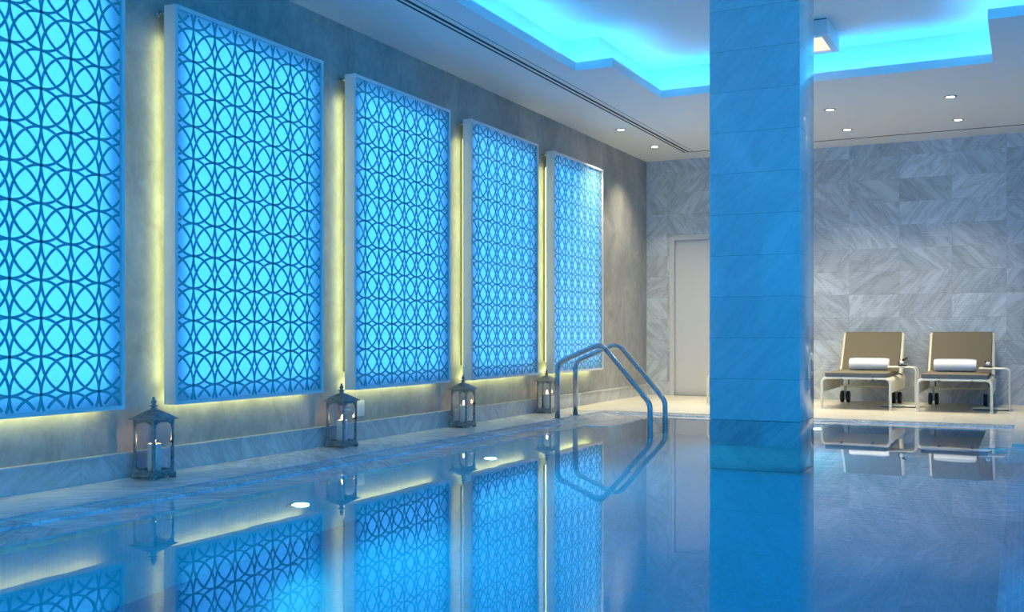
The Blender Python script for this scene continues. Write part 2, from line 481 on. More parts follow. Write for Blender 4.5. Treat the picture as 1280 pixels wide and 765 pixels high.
# overflow grates: slotted stone strips along the rim
def grate(name, x0, x1, y0, y1, along, label):
    root = bmesh.new()
    z0, z1 = -0.016, -0.006
    if along == 'Y':
        n = int((y1-y0)/0.045)
        for k in range(n):
            a = y0+k*0.045
            box(root, x0+0.012, x1-0.012, a+0.006, a+0.040, z0, z1)
        box(root, x0, x0+0.012, y0, y1, z0, z1); box(root, x1-0.012, x1, y0, y1, z0, z1)
    else:
        n = int((x1-x0)/0.045)
        for k in range(n):
            a = x0+k*0.045
            box(root, a+0.006, a+0.040, y0+0.012, y1-0.012, z0, z1)
        box(root, x0, x1, y0, y0+0.012, z0, z1); box(root, x0, x1, y1-0.012, y1, z0, z1)
    o = link(name, root, M['wet_stone'])
    tag(o, label, 'drain grate')
grate('overflow_grate', -3.975, -3.80, -3.0, 10.07, 'Y', 'slotted stone overflow grate in the wet deck below the glowing panels')
grate('overflow_grate', -3.79, -0.11, 9.90, 10.07, 'X', 'slotted stone overflow grate across the pool end before the sun loungers')

# skirting along the plaster wall, with a lighter top arris
bm = bmesh.new()
box(bm, XL, XL+0.028, YF, YB, 0.0, 0.132)
box(bm, XL, XL+0.044, YF, YB, 0.130, 0.142)
sk = struct('baseboard_left', bm, M['skirting_stone'])

# ceiling with stepped tray
TRAY = [(-3.505, 0.085, -1.0, 8.22), (-3.165, -0.257, 8.0, 9.53)]
inT = inrects(TRAY)
txs = [-3.505, -3.165, -0.257, 0.085]; tys = [-1.0, 8.22, 9.53]
# lip round the opening
def offset(rects, d): return inrects([(a-d, b+d, c-d, e+d) for a, b, c, e in rects])
inT_in = lambda x, y: inT(x, y)
def grow_x(d): return [-3.505-d, -3.165-d, -0.257+d, 0.085+d]
def grow_y(d): return [-1.0-d, 8.22+d, 9.53+d]
g = 0.018
grow1 = inrects([(-3.505-g, 0.085+g, -1.0-g, 8.22+g), (-3.165-g, -0.257+g, 8.0, 9.53+g)])
bm = bmesh.new()
cells(bm, txs+grow_x(g), tys+grow_y(g), lambda x, y: grow1(x, y) and not inT(x, y), ZC, ZC+0.075)
struct('trim_1', bm, M['ceiling_paint'])
bm = bmesh.new()
cells(bm, [XL, XR]+grow_x(g), [YF, YB]+grow_y(g), lambda x, y: not grow1(x, y), ZC, ZC+0.02)
struct('ceiling', bm, M['ceiling_paint'])
# raised ceiling and the cavity sides
h = 0.20
grow2 = inrects([(-3.505-h, 0.085+h, -1.0-h, 8.22+h), (-3.165-h, -0.257+h, 8.0, 9.53+h)])
bm = bmesh.new()
cells(bm, [XL, XR]+grow_x(h), [YF, YB]+grow_y(h), lambda x, y: not grow2(x, y), ZC+0.021, ZU)
struct('ceiling_cavity', bm, M['ceiling_paint'])
struct('ceiling_tray', boxm(XL, XR, YF, YB, ZU, ZU+0.12), M['ceiling_paint'])
# LED rope lying in the trough
s0, s1 = 0.07, 0.095
ga = inrects([(-3.505-s0, 0.085+s0, -1.0-s0, 8.22+s0), (-3.165-s0, -0.257+s0, 8.0, 9.53+s0)])
gb = inrects([(-3.505-s1, 0.085+s1, -1.0-s1, 8.22+s1), (-3.165-s1, -0.257+s1, 8.0, 9.53+s1)])
bm = bmesh.new()
cells(bm, grow_x(s0)+grow_x(s1), grow_y(s0)+grow_y(s1), lambda x, y: gb(x, y) and not ga(x, y), ZC+0.025, ZC+0.040)
o = link('cove_light_strip', bm, M['cove_light'])
tag(o, 'blue light strip hidden in the stepped ceiling recess', 'light strip')

# linear slot diffusers in the ceiling
bm = bmesh.new()
box(bm, -3.855, -3.832, -1.0, 12.5, ZC-0.0035, ZC-0.0005); box(bm, -3.808, -3.785, -1.0, 12.5, ZC-0.0035, ZC-0.0005)
sd = link('slot_diffuser', bm, M['black_slot'])
tag(sd, 'long black twin-slot air diffuser in the ceiling beside the glowing panels', 'air diffuser')
bm = bmesh.new(); box(bm, -3.832, -3.808, -1.0, 12.5, ZC-0.004, ZC)
link('centre_bar', bm, M['ceiling_paint'], sd)
bm = bmesh.new(); box(bm, -3.735, -3.729, -1.0, 12.5, ZC-0.0025, ZC); link('edge_bead', bm, M['ring'], sd)
bm = bmesh.new(); box(bm, -3.785, XR, 12.49, 12.512, ZC-0.003, ZC)
tag(link('slot_diffuser', bm, M['black_slot']), 'thin dark shadow slot in the ceiling along the stone back wall', 'air diffuser')

# door
bm = bmesh.new()
box(bm, DX0-0.06, DX0, YB-0.015, YB+0.12, 0, DZ+0.06); box(bm, DX1, DX1+0.06, YB-0.015, YB+0.12, 0, DZ+0.06)
box(bm, DX0, DX1, YB-0.015, YB+0.12, DZ, DZ+0.06)
box(bm, DX0-0.06, DX0-0.035, YB-0.028, YB-0.015, 0, DZ+0.06); box(bm, DX0-0.06, DX1+0.06, YB-0.028, YB-0.015, DZ+0.035, DZ+0.06)
frame = link('door_frame', bm, M['door_paint'])
d = empty('door_1', (0, 0, 0)); d['kind'] = 'structure'
frame.parent = d
bm = boxm(DX0+0.004, DX1-0.004, YB+0.035, YB+0.08, 0.012, DZ-0.004)
leaf = link('door_leaf', bm, M['door_paint'], d)
bm = bmesh.new(); tube(bm, fillet([(DX1-0.08, YB+0.035, 1.02), (DX1-0.08, YB-0.02, 1.02), (DX1-0.20, YB-0.02, 1.02)], 0.015), 0.009)
link('door_handle', bm, M['steel'], d, smooth=True)
bm = boxm(DX0, DX1, YB-0.02, YB+0.1, 0.0, 0.012); link('threshold', bm, M['steel'], d)

# ------------------------------------------------------------------ marble column standing in the pool
col = empty('marble_column', (-1.80, 7.83, 0))
tag(col, 'square polished marble column lit blue, rising out of the pool', 'column')
CX0, CX1, CY0, CY1 = -0.332, 0.334, -0.27, 0.27
def sharp_tiles(z0, z1):
    return boxm(CX0, CX1, CY0, CY1, z0, z1)
link('shaft', sharp_tiles(0.165, ZU), M['column_stone'], col, bevel=0.004)
link('waterline_course', sharp_tiles(-1.40, 0.163), M['column_wet'], col, bevel=0.004)

# ------------------------------------------------------------------ glowing wall panels
PW, PZ0, PZ1 = 1.39, 0.395, 2.70
PH = PZ1-PZ0
def clip_ribbon(bm, cx, cz, rx, rz, w, hw, hh, x0, x1, seg=56):
    """one ring of the grille, cut to the rectangle |y|<=hw, |z|<=hh"""
    pts = []
    for k in range(seg+1):
        a = 2*PI*k/seg
        pts.append(((rx-w/2)*math.cos(a)+cx, (rz-w/2)*math.sin(a)+cz, (rx+w/2)*math.cos(a)+cx, (rz+w/2)*math.sin(a)+cz))
    def inn(p): return abs(p[0]) < hw+0.006 and abs(p[1]) < hh+0.006 and abs(p[2]) < hw+0.006 and abs(p[3]) < hh+0.006
    run = []
    def flush(r):
        if len(r) < 2: return
        prev = None; first = None
        for p in r:
            q = [bm.verts.new((x0, p[0], p[1])), bm.verts.new((x0, p[2], p[3])),
                 bm.verts.new((x1, p[2], p[3])), bm.verts.new((x1, p[0], p[1]))]
            if prev:
                for i in range(4):
                    if i == 0: continue      # back side lies against the diffuser
                    bm.faces.new((prev[i], prev[(i+1) % 4], q[(i+1) % 4], q[i]))
            prev = q
    for p in pts:
        if inn(p): run.append(p)
        else: flush(run); run = []
    flush(run)

panel = empty('light_panel', (XL, 0, (PZ0+PZ1)/2))
XB, XF = 0.063, 0.15          # back and front of the light box, measured from the wall
hw, hh = PW/2, PH/2
fr = 0.022
bm = bmesh.new()
box(bm, XB, XF, -hw, -hw+fr, -hh, hh); box(bm, XB, XF, hw-fr, hw, -hh, hh)
box(bm, XB, XF, -hw+fr, hw-fr, -hh, -hh+fr); box(bm, XB, XF, -hw+fr, hw-fr, hh-fr, hh)
box(bm, XB, XB+0.006, -hw+fr, hw-fr, -hh+fr, hh-fr)
link('frame', bm, M['frame_white'], panel)
bm = bmesh.new()
box(bm, XF-0.022, XF-0.019, -hw+fr, hw-fr, -hh+fr, hh-fr)
link('diffuser', bm, M['diffuser'], panel)
bm = bmesh.new()
ins = 0.095
box(bm, XB+0.007, XB+0.011, -hw+ins, hw-ins, -hh+ins, hh-ins)
link('light_board', bm, M['board_light'], panel)
bm = bmesh.new()
px_, pz_ = 0.178, 0.1905
for i in range(-5, 6):
    for j in range(-8, 8):
        cx, cz = i*px_, (j+0.5)*pz_
        if abs(cx)-px_ > hw or abs(cz)-pz_ > hh: continue
        dx = 0.00004*((i*3+j) % 4)
        clip_ribbon(bm, cx, cz, px_, pz_, 0.0135, hw-fr, hh-fr, XF-0.019, XF-0.015+dx)
link('grille', bm, M['grille'], panel)
bm = bmesh.new()
box(bm, 0.0, XB, -hw+0.065, hw-0.065, -hh+0.13, hh-0.17)
link('backing_box', bm, M['box_dark'], panel)
bm = bmesh.new()
box(bm, XB-0.026, XB, -hw+0.045, -hw+0.053, -hh+0.12, hh-0.16)
box(bm, XB-0.026, XB, hw-0.053, hw-0.045, -hh+0.12, hh-0.16)
box(bm, XB-0.030, XB, -hw+0.05, hw-0.05, -hh+0.012, -hh+0.034)
link('warm_light_strip', bm, M['warm_strip'], panel)
for s in (-1, 1):
    bm = bmesh.new()
    tube(bm, [(0.0, s*(hw-0.02), hh-0.035), (XB, s*(hw-0.02), hh-0.035)], 0.008, 10)
    tube(bm, [(0.0, s*(hw-0.02), hh-0.035), (0.006, s*(hw-0.02), hh-0.035)], 0.022, 14)
    link('wall_bracket', bm, M['steel'], panel, smooth=True)
PLAB = ['blue glowing circle-pattern wall panel, largest and nearest, cut off by the left picture edge',
        'blue glowing circle-pattern wall panel, second from the left, complete and tallest in view',
        'blue glowing circle-pattern wall panel, middle one of the five on the plaster wall',
        'blue glowing circle-pattern wall panel, fourth from the left, left of the last one',
        'blue glowing circle-pattern wall panel, farthest and smallest, behind the pool ladder']
P0 = 4.403; PITCH = 1.757
for k in range(5):
    p = panel if k == 1 else copy_tree(panel)
    p.location = (XL, P0+(k-1)*PITCH+PW/2, (PZ0+PZ1)/2)
    tag(p, PLAB[k], 'wall light panel', 'glowing circle-pattern panels along the plaster wall')

# ------------------------------------------------------------------ outlet cover
bm = boxm(0, 0.008, -0.044, 0.044, -0.06, 0.06)
ol = link('outlet_cover', bm, M['plastic_white'], loc=(XL, 6.447, 0.241), bevel=0.003)
tag(ol, 'small white socket cover on the plaster wall behind a lantern', 'socket cover')
bm = boxm(0.008, 0.011, -0.034, 0.034, -0.05, 0.05)
link('flap', bm, M['plastic_white'], ol, bevel=0.002)

# ------------------------------------------------------------------ lanterns with candles
def make_lantern():
    root = empty('lantern', (0, 0, 0))
    b = 0.0775
    bm = bmesh.new()   # base: plinth on four bracket feet
    box(bm, -0.085, 0.085, -0.085, 0.085, 0.014, 0.028)
    box(bm, -0.080, 0.080, -0.080, 0.080, 0.028, 0.036)
    for sx in (-1, 1):
        for sy in (-1, 1):
            x0, x1 = sorted((sx*0.085, sx*0.060)); y0, y1 = sorted((sy*0.085, sy*0.060))
            box(bm, x0, x1, y0, y1, 0.0, 0.014)
            x0, x1 = sorted((sx*0.060, sx*0.040)); y0, y1 = sorted((sy*0.085, sy*0.072))
            box(bm, x0, x1, y0, y1, 0.006, 0.014)
            x0, x1 = sorted((sx*0.085, sx*0.072)); y0, y1 = sorted((sy*0.060, sy*0.040))
            box(bm, x0, x1, y0, y1, 0.006, 0.014)
    link('base', bm, M['pewter'], root, bevel=0.002)
    for sx in (-1, 1):
        for sy in (-1, 1):
            bm = bmesh.new()
            x0, x1 = sorted((sx*b, sx*(b-0.011))); y0, y1 = sorted((sy*b, sy*(b-0.011)))
            box(bm, x0, x1, y0, y1, 0.036, 0.325)
            link('corner_post', bm, M['pewter'], root, bevel=0.002)
    # arched window frames
    ihw, z0, z1 = b-0.011, 0.036, 0.325
    for q in range(4):
        bm = bmesh.new()
        ow = ihw; iw = ihw-0.007; zb = z0+0.012; zs = z1-0.042; zt = z1-0.012
        inner, outer = [], []
        def add(ix, iz, ox, oz): inner.append((ix, iz)); outer.append((ox, oz))
        add(-iw, zb+0.012, -ow, z0); 
        add(-iw+0.012, zb, -iw+0.012, z0)
        add(iw-0.012, zb, iw-0.012, z0); add(iw, zb+0.012, ow, z0)
        add(iw, zs, ow, zs)
        for k in range(1, 12):
            a = PI*k/12
            x = iw*math.cos(a); z = zs+(zt-zs)*math.sin(a)
            add(x, z, ow*math.cos(a)/max(abs(math.cos(a)), abs(math.sin(a))) if k not in (0,) else ow,
                zs+(z1-zs)*math.sin(a)/max(abs(math.cos(a)), abs(math.sin(a))))
        add(-iw, zs, -ow, zs)
        y0, y1 = -b+0.003, -b+0.011
        n = len(inner); L = []
        for (ix, iz), (ox, oz) in zip(inner, outer):
            L.append([bm.verts.new((ix, y0, iz)), bm.verts.new((ox, y0, oz)), bm.verts.new((ox, y1, oz)), bm.verts.new((ix, y1, iz))])
        for k in range(n):
            A, B = L[k], L[(k+1) % n]
            for i in range(4): bm.faces.new((A[i], A[(i+1) % 4], B[(i+1) % 4], B[i]))
        bmesh.ops.rotate(bm, verts=bm.verts, cent=(0, 0, 0), matrix=Matrix.Rotation(q*PI/2, 3, 'Z'))
        wf = link('window_frame', bm, M['pewter'], root)
        bm = bmesh.new(); box(bm, -ihw, ihw, -b+0.006, -b+0.008, z0, z1)
        bmesh.ops.rotate(bm, verts=bm.verts, cent=(0, 0, 0), matrix=Matrix.Rotation(q*PI/2, 3, 'Z'))
        link('glass_pane', bm, M['lantern_glass'], wf)
        if q == 1:
            bm = bmesh.new(); tube(bm, [(b-0.008, 0.054, 0.20), (b+0.010, 0.054, 0.20)], 0.006, 10)
            tube(bm, [(b+0.008, 0.054, 0.185), (b+0.008, 0.054, 0.215)], 0.004, 8)
            link('latch', bm, M['black_slot'], wf, smooth=True)
    # roof
    bm = bmesh.new()
    prof = [(0.088, 0.325), (0.094, 0.327), (0.094, 0.332), (0.086, 0.335), (0.074, 0.343), (0.058, 0.355), (0.040, 0.367), (0.024, 0.376), (0.016, 0.380)]
    rings = []
    for r, z in prof:
        ring = []
        for k in range(4):
            a = (-1, -1, 1, 1)[k]; c = (-1, 1, 1, -1)[k]
            an = (1, -1)
            ring.append(bm.verts.new((a*r, c*r, z)))
        rings.append(ring)
    for A, B in zip(rings, rings[1:]):
        for i in range(4): bm.faces.new((A[i], A[(i+1) % 4], B[(i+1) % 4], B[i]))
    bm.faces.new(rings[0]); bm.faces.new(rings[-1])
    link('roof', bm, M['pewter'], root, bevel=0.0015)
    bm = bmesh.new()
    lathe(bm, [(0.017, 0.378), (0.017, 0.386), (0.012, 0.390), (0.013, 0.396), (0.026, 0.399), (0.027, 0.402), (0.012, 0.405),
               (0.008, 0.410), (0.013, 0.416), (0.016, 0.424), (0.013, 0.431), (0.007, 0.436), (0.010, 0.441), (0.008, 0.447), (0.002, 0.452)], n=18)
    link('finial', bm, M['pewter'], root, smooth=True)
    return root

def make_candle():
    root = empty('candle', (0, 0, 0))
    bm = bmesh.new()
    lathe(bm, [(0.035, 0.0), (0.037, 0.003), (0.037, 0.150), (0.035, 0.154), (0.030, 0.153), (0.022, 0.150), (0.004, 0.149)], n=28)
    link('wax', bm, M['wax'], root, smooth=True)
    bm = bmesh.new(); tube(bm, [(0, 0, 0.148), (0.001, 0, 0.156), (0.002, 0.001, 0.161)], 0.0012, 6)
    link('wick', bm, M['wick'], root)
    bm = bmesh.new()
    lathe(bm, [(0.001, 0.157), (0.005, 0.161), (0.0068, 0.167), (0.0058, 0.175), (0.003, 0.184), (0.0006, 0.192)], n=14)
    link('flame', bm, M['flame'], root, smooth=True)
    return root
lant, cand = make_lantern(), make_candle()
LAN = [(-4.365, 4.236, 0, 'pewter candle lantern nearest the camera, below the gap beside the largest glowing panel',
        'ivory candle burning low inside the nearest lantern, at the left'),
       (-4.372, 6.006, 0, 'pewter candle lantern before the white socket cover, second nearest the camera',
        'ivory candle burning inside the lantern before the white socket cover'),
       (-4.368, 7.765, 0, 'pewter candle lantern below the gap between the third and fourth glowing panels',
        'ivory candle burning inside the lantern below the third and fourth glowing panels'),
       (-4.385, 9.53, 0.06, 'pewter candle lantern farthest away, just left of the pool ladder',
        'ivory candle burning inside the farthest lantern, by the pool ladder')]
for k, (x, y, rz, la, lc) in enumerate(LAN):
    l = lant if k == 0 else copy_tree(lant)
    c = cand if k == 0 else copy_tree(cand)
    l.location = (x, y, 0); l.rotation_euler.z = rz
    c.location = (x+0.005, y, 0.0365); c.rotation_euler.z = k*0.7
    tag(l, la, 'lantern', 'candle lanterns along the plaster wall'); tag(c, lc, 'candle', 'candles inside the lanterns')

# ------------------------------------------------------------------ pool ladder
lad = empty('pool_ladder', (-4.0, 8.94, 0))
tag(lad, 'stainless steel pool ladder with two curved handrails on the deck edge', 'pool ladder')
def rail_pts(y):
    return [(0, y, 0.0), (0, y, 0.53), (0.45, y, 0.715), (0.925, y, 0.165), (0.925, y, -1.15)]
for y in (0.0, 0.435):
    bm = bmesh.new()
    tube(bm, fillet(rail_pts(y), [0, 0.12, 0.13, 0.14, 0], 10), 0.025, 18)
    rl = link('handrail', bm, M['steel'], lad, smooth=True)
    bm = bmesh.new(); lathe(bm, [(0.050, 0.0), (0.050, 0.006), (0.030, 0.012), (0.023, 0.013)], 0, y, 24)
    fl = link('flange', bm, M['steel'], rl); autosmooth(fl)
for z in (-0.30, -0.58, -0.86):
    bm = bmesh.new(); box(bm, 0.885, 0.965, 0.0, 0.435, z-0.012, z+0.012)
    link('tread', bm, M['steel'], lad, bevel=0.004)

# ------------------------------------------------------------------ underwater lights
def pool_light(loc, rz, label):
    root = empty('pool_light', loc, rz); tag(root, label, 'underwater light', 'underwater lights in the pool walls')
    bm = bmesh.new()
    lathe(bm, [(0.070, 0.0), (0.070, 0.008), (0.036, 0.012), (0.030, 0.009)], n=28)
    bmesh.ops.rotate(bm, verts=bm.verts, cent=(0, 0, 0), matrix=Matrix.Rotation(PI/2, 3, 'Y'))
    link('rim', bm, M['steel'], root)
    bm = bmesh.new(); lathe(bm, [(0.030, 0.009), (0.02, 0.014), (0.004, 0.016)], n=28)
    bmesh.ops.rotate(bm, verts=bm.verts, cent=(0, 0, 0), matrix=Matrix.Rotation(PI/2, 3, 'Y'))
    link('lens', bm, M['pool_light_glow'], root, smooth=True)
    L = bpy.data.lights.new('underwater_beam', 'SPOT'); L.energy = POOL_W; L.color = (0.06, 0.70, 1.0)
    L.spot_size = math.radians(165); L.spot_blend = 1.0; L.shadow_soft_size = 0.04
    o = bpy.data.objects.new('underwater_beam', L); COL.objects.link(o)
    o.location = Vector(loc)+Matrix.Rotation(rz, 3, 'Z') @ Vector((0.05, 0, 0))
    o.rotation_euler = (0, -PI/2, rz)
POOL_W = 62
pool_light((-3.53, 6.60, -0.62), 0, 'round underwater light in the pool wall below the fourth panel')
pool_light((-3.53, 4.42, -0.55), 0, 'round underwater light in the pool wall below the second panel')
pool_light((-1.71, 9.62, -0.40), -PI/2, 'round underwater light in the far pool wall behind the column foot')

for yy in (2.2, 0.0):  # extra lamps added out of view to brighten the water
    pool_light((-3.53, yy, -0.55), 0, 'unseen underwater light added in the left pool wall near the camera')
for yy in (6.6, 4.4, 2.2, 0.0):
    pool_light((0.90, yy, -0.55), PI, 'unseen underwater light added in the right pool wall')
# ------------------------------------------------------------------ ceiling lamps
def make_downlight():
    root = empty('downlight', (0, 0, 0))
    bm = bmesh.new(); lathe(bm, [(0.040, -0.001), (0.040, -0.006), (0.056, -0.005), (0.060, 0.0)], n=28, cap=False)
    r = link('trim_ring', bm, M['ring'], root); autosmooth(r)
    bm = bmesh.new(); lathe(bm, [(0.040, -0.0015), (0.002, -0.0025)], n=24)
    link('lens', bm, M['downlight_glow'], root)
    return root
dl = make_downlight()
DL = [(-4.057, 10.80, 'round recessed downlight in the left ceiling strip, nearer of its two'),
      (-4.055, 11.96, 'round recessed downlight in the left ceiling strip, farther one near the corner'),
      (-1.795, 10.79, 'round recessed downlight just right of the column, nearer of its two'),
      (-1.797, 11.93, 'round recessed downlight just right of the column, closer to the stone wall'),
      (-0.660, 10.72, 'round recessed downlight over the right sun lounger, nearer of its two'),
      (-0.658, 11.91, 'round recessed downlight over the right sun lounger, closer to the stone wall'),
      (-2.925, 10.79, 'round recessed downlight hidden behind the column, nearer of its two'),
      (-2.925, 11.94, 'round recessed downlight hidden behind the column, closer to the stone wall')]
def spot(name, loc, power, color, size, blend, tilt=(0, 0)):
    L = bpy.data.lights.new(name, 'SPOT'); L.energy = power; L.color = color
    L.spot_size = math.radians(size); L.spot_blend = blend; L.shadow_soft_size = 0.03
    o = bpy.data.objects.new(name, L); COL.objects.link(o); o.location = loc
    o.rotation_euler = (tilt[0], tilt[1], 0)
    return o
for k, (x, y, lab) in enumerate(DL):
    o = dl if k == 0 else copy_tree(dl)
    o.location = (x, y, ZC)
    tag(o, lab, 'downlight', 'recessed ceiling downlights')
    sp = spot('downlight_beam', (x, y, ZC-0.012), 76, (1.0, 0.86, 0.56), 104, 1.0)
    sp.parent = None

sq = empty('ceiling_lamp', (-1.765, 9.05, ZU))
tag(sq, 'square surface-mounted ceiling lamp in the blue recess beside the column', 'ceiling lamp')
bm = bmesh.new()
a, bb, z0, z1 = 0.29, 0.235, -0.140, -0.010
cells(bm, [-a, -bb, bb, a], [-a, -bb, bb, a], lambda x, y: abs(x) > bb or abs(y) > bb, z0, z1)
link('housing', bm, M['frame_white'], sq)
bm = bmesh.new(); box(bm, -bb, bb, -bb, bb, z0+0.012, z0+0.016); link('glow_panel', bm, M['square_glow'], sq)
bm = bmesh.new(); box(bm, -a+0.01, a-0.01, -a+0.01, a-0.01, z1, 0.0); link('shadow_gap_plate', bm, M['black_slot'], sq)  # plate coloured black as the shade in the gap above the housing

# ------------------------------------------------------------------ sun loungers
def u_shell(bm, hw, r, drop, th, y0, y1, seg=8, f=lambda x, y, z: (x, y, z)):
    """sheet bent over both long sides: flat top, rounded shoulders, hanging flanges"""
    prof = [(-hw, -drop)]
    for k in range(seg+1):
        a = PI-PI/2*k/seg
        prof.append((-hw+r+r*math.cos(a), -r+r*math.sin(a)))
    for k in range(seg+1):
        a = PI/2-PI/2*k/seg
        prof.append((hw-r+r*math.cos(a), -r+r*math.sin(a)))
    prof.append((hw, -drop))
    inner = []
    for x, z in prof:
        c = max(-hw+r, min(hw-r, x)); 
        if z <= -r: inner.append((x+th*(1 if x < 0 else -1), z))
        else:
            dx, dz = x-c, z+r; L = math.hypot(dx, dz) or 1
            inner.append((x-dx/L*th, z-dz/L*th))
    loop = prof+inner[::-1]
    A = [bm.verts.new(f(x, y0, z)) for x, z in loop]; B = [bm.verts.new(f(x, y1, z)) for x, z in loop]
    n = len(loop)
    for i in range(n): bm.faces.new((A[i], A[(i+1) % n], B[(i+1) % n], B[i]))
    m_ = len(prof)
    for S in (A, B):
        for i in range(m_-1):
            bm.faces.new((S[i], S[i+1], S[n-2-i], S[n-1-i]))

def soft_box(name, x0, x1, y0, y1, z0, z1, mat, parent, bev=0.012):
    bm = boxm(x0, x1, y0, y1, z0, z1)
    return link(name, bm, mat, parent, bevel=bev)

SEAT_Z = 0.345
def make_lounger():
    root = empty('sun_lounger', (0, 0, 0))
    W = 0.352
    bm = bmesh.new()
    u_shell(bm, W, 0.060, 0.165, 0.006, 0.0, 1.44)
    bmesh.ops.translate(bm, verts=bm.verts, vec=(0, 0, SEAT_Z))
    sh = link('seat_shell', bm, M['cream'], root); autosmooth(sh, 50)
    bm = bmesh.new()   # front hoop: both front legs and the bar in one bent tube
    tube(bm, fillet([(-W+0.004, 0.0, 0.0), (-W+0.004, 0.0, SEAT_Z-0.010), (W-0.004, 0.0, SEAT_Z-0.010), (W-0.004, 0.0, 0.0)], 0.065, 8), 0.0145, 12)
    hp = link('front_leg_hoop', bm, M['white_tube'], root, smooth=True)
    for s in (-1, 1):
        bm = bmesh.new(); lathe(bm, [(0.018, 0.0), (0.020, 0.006), (0.015, 0.014)], s*(W-0.004), 0, 14)
        link('foot_cap', bm, M['white_tube'], hp, smooth=True)
    for s in (-0.145, 0.17):
        bm = bmesh.new(); tube(bm, [(s, -0.018, SEAT_Z-0.034), (s, 0.03, SEAT_Z-0.034)], 0.014, 12)
        box(bm, s-0.006, s+0.006, -0.012, 0.004, SEAT_Z-0.03, SEAT_Z+0.004)
        link('strap_clip', bm, M['cushion_edge'], root)
    # seat cushion, its front face a greyer fabric
    c = soft_box('seat_cushion', -0.315, 0.315, -0.012, 1.12, SEAT_Z+0.003, SEAT_Z+0.047, M['cushion'], root, 0.010)
    bm = boxm(-0.305, 0.305, -0.016, -0.010, SEAT_Z+0.008, SEAT_Z+0.042); link('front_band', bm, M['cushion_edge'], c)
    # reclined back: local frame along the slope
    y0, z0 = 1.13, 0.36
    ang = math.atan2(0.47, 0.34); L = 0.565
    ca, sa = math.cos(ang), math.sin(ang)
    def f(x, s, n):      # s up the slope, n out of its front face
        return (x, y0+s*ca-n*sa, z0+s*sa+n*ca)
    bm = bmesh.new(); u_shell(bm, W-0.004, 0.030, 0.10, 0.006, 0.0, L, 6, f)
    bs = link('back_shell', bm, M['cream'], root); autosmooth(bs, 50)
    bm = bmesh.new()
    tube(bm, fillet([f(-W+0.03, 0.0, -0.018), f(-W+0.03, L, -0.018), f(W-0.03, L, -0.018), f(W-0.03, 0.0, -0.018)], 0.02, 5), 0.011, 10)
    link('back_rim', bm, M['cream'], bs, smooth=True)
    bm = bmesh.new()
    vs = [bm.verts.new(f(x, s, n)) for n in (0.003, 0.036) for s in (0.01, L-0.006) for x in (-0.315, 0.315)]
    for q in [(0, 1, 3, 2), (4, 6, 7, 5), (0, 4, 5, 1), (2, 3, 7, 6), (0, 2, 6, 4), (1, 5, 7, 3)]: bm.faces.new([vs[i] for i in q])
    link('back_cushion', bm, M['cushion'], root, bevel=0.010)
    bm = bmesh.new()   # support strut behind
    bm.free()
    for s in (-0.28, 0.28):
        bm = bmesh.new(); tube(bm, [f(s, 0.34, -0.03), (s, 1.40, 0.20)], 0.009, 8)
        link('back_strut', bm, M['ring'], root)
    bm = bmesh.new(); tube(bm, [(-W+0.012, 1.18, 0.19), (W-0.012, 1.18, 0.19)], 0.011, 10)
    link('cross_bar', bm, M['white_tube'], root, smooth=True)
    for s in (-1, 1):
        bm = bmesh.new()
        for dx in (-0.034, 0.034):
            pr = [(0.018, -0.019), (0.060, -0.019), (0.068, -0.012), (0.068, 0.012), (0.060, 0.019), (0.018, 0.019)]
            b2 = bmesh.new(); lathe(b2, pr, n=26)
            bmesh.ops.rotate(b2, verts=b2.verts, cent=(0, 0, 0), matrix=Matrix.Rotation(PI/2, 3, 'Y'))
            bmesh.ops.translate(b2, verts=b2.verts, vec=(s*0.285+dx, 1.18, 0.068))
            me = bpy.data.meshes.new('tmp'); b2.to_mesh(me); b2.free(); bm.from_mesh(me); bpy.data.meshes.remove(me)
        wh = link('wheel', bm, M['rubber'], root); autosmooth(wh)
        bm = bmesh.new()
        box(bm, s*0.285-0.014, s*0.285+0.014, 1.165, 1.195, 0.05, 0.20)
        tube(bm, [(s*0.285-0.05, 1.18, 0.065), (s*0.285+0.05, 1.18, 0.065)], 0.014, 12)
        link('wheel_bracket', bm, M['wheel_hub'], wh)
    return root
lg = make_lounger()
LG = [(-1.632, 11.41, 0.0, 'cream sun lounger with taupe cushions, directly right of the column'),
      (-0.668, 11.42, 0.0, 'cream sun lounger with taupe cushions, farther right, at the picture edge'),
      (-2.893, 11.42, 0.0, 'cream sun lounger almost wholly hidden behind the blue column')]
for k, (x, y, rz, lab) in enumerate(LG):
    o = lg if k == 0 else copy_tree(lg)
    o.location = (x, y, 0); o.rotation_euler.z = rz
    tag(o, lab, 'sun lounger', 'sun loungers against the stone back wall')

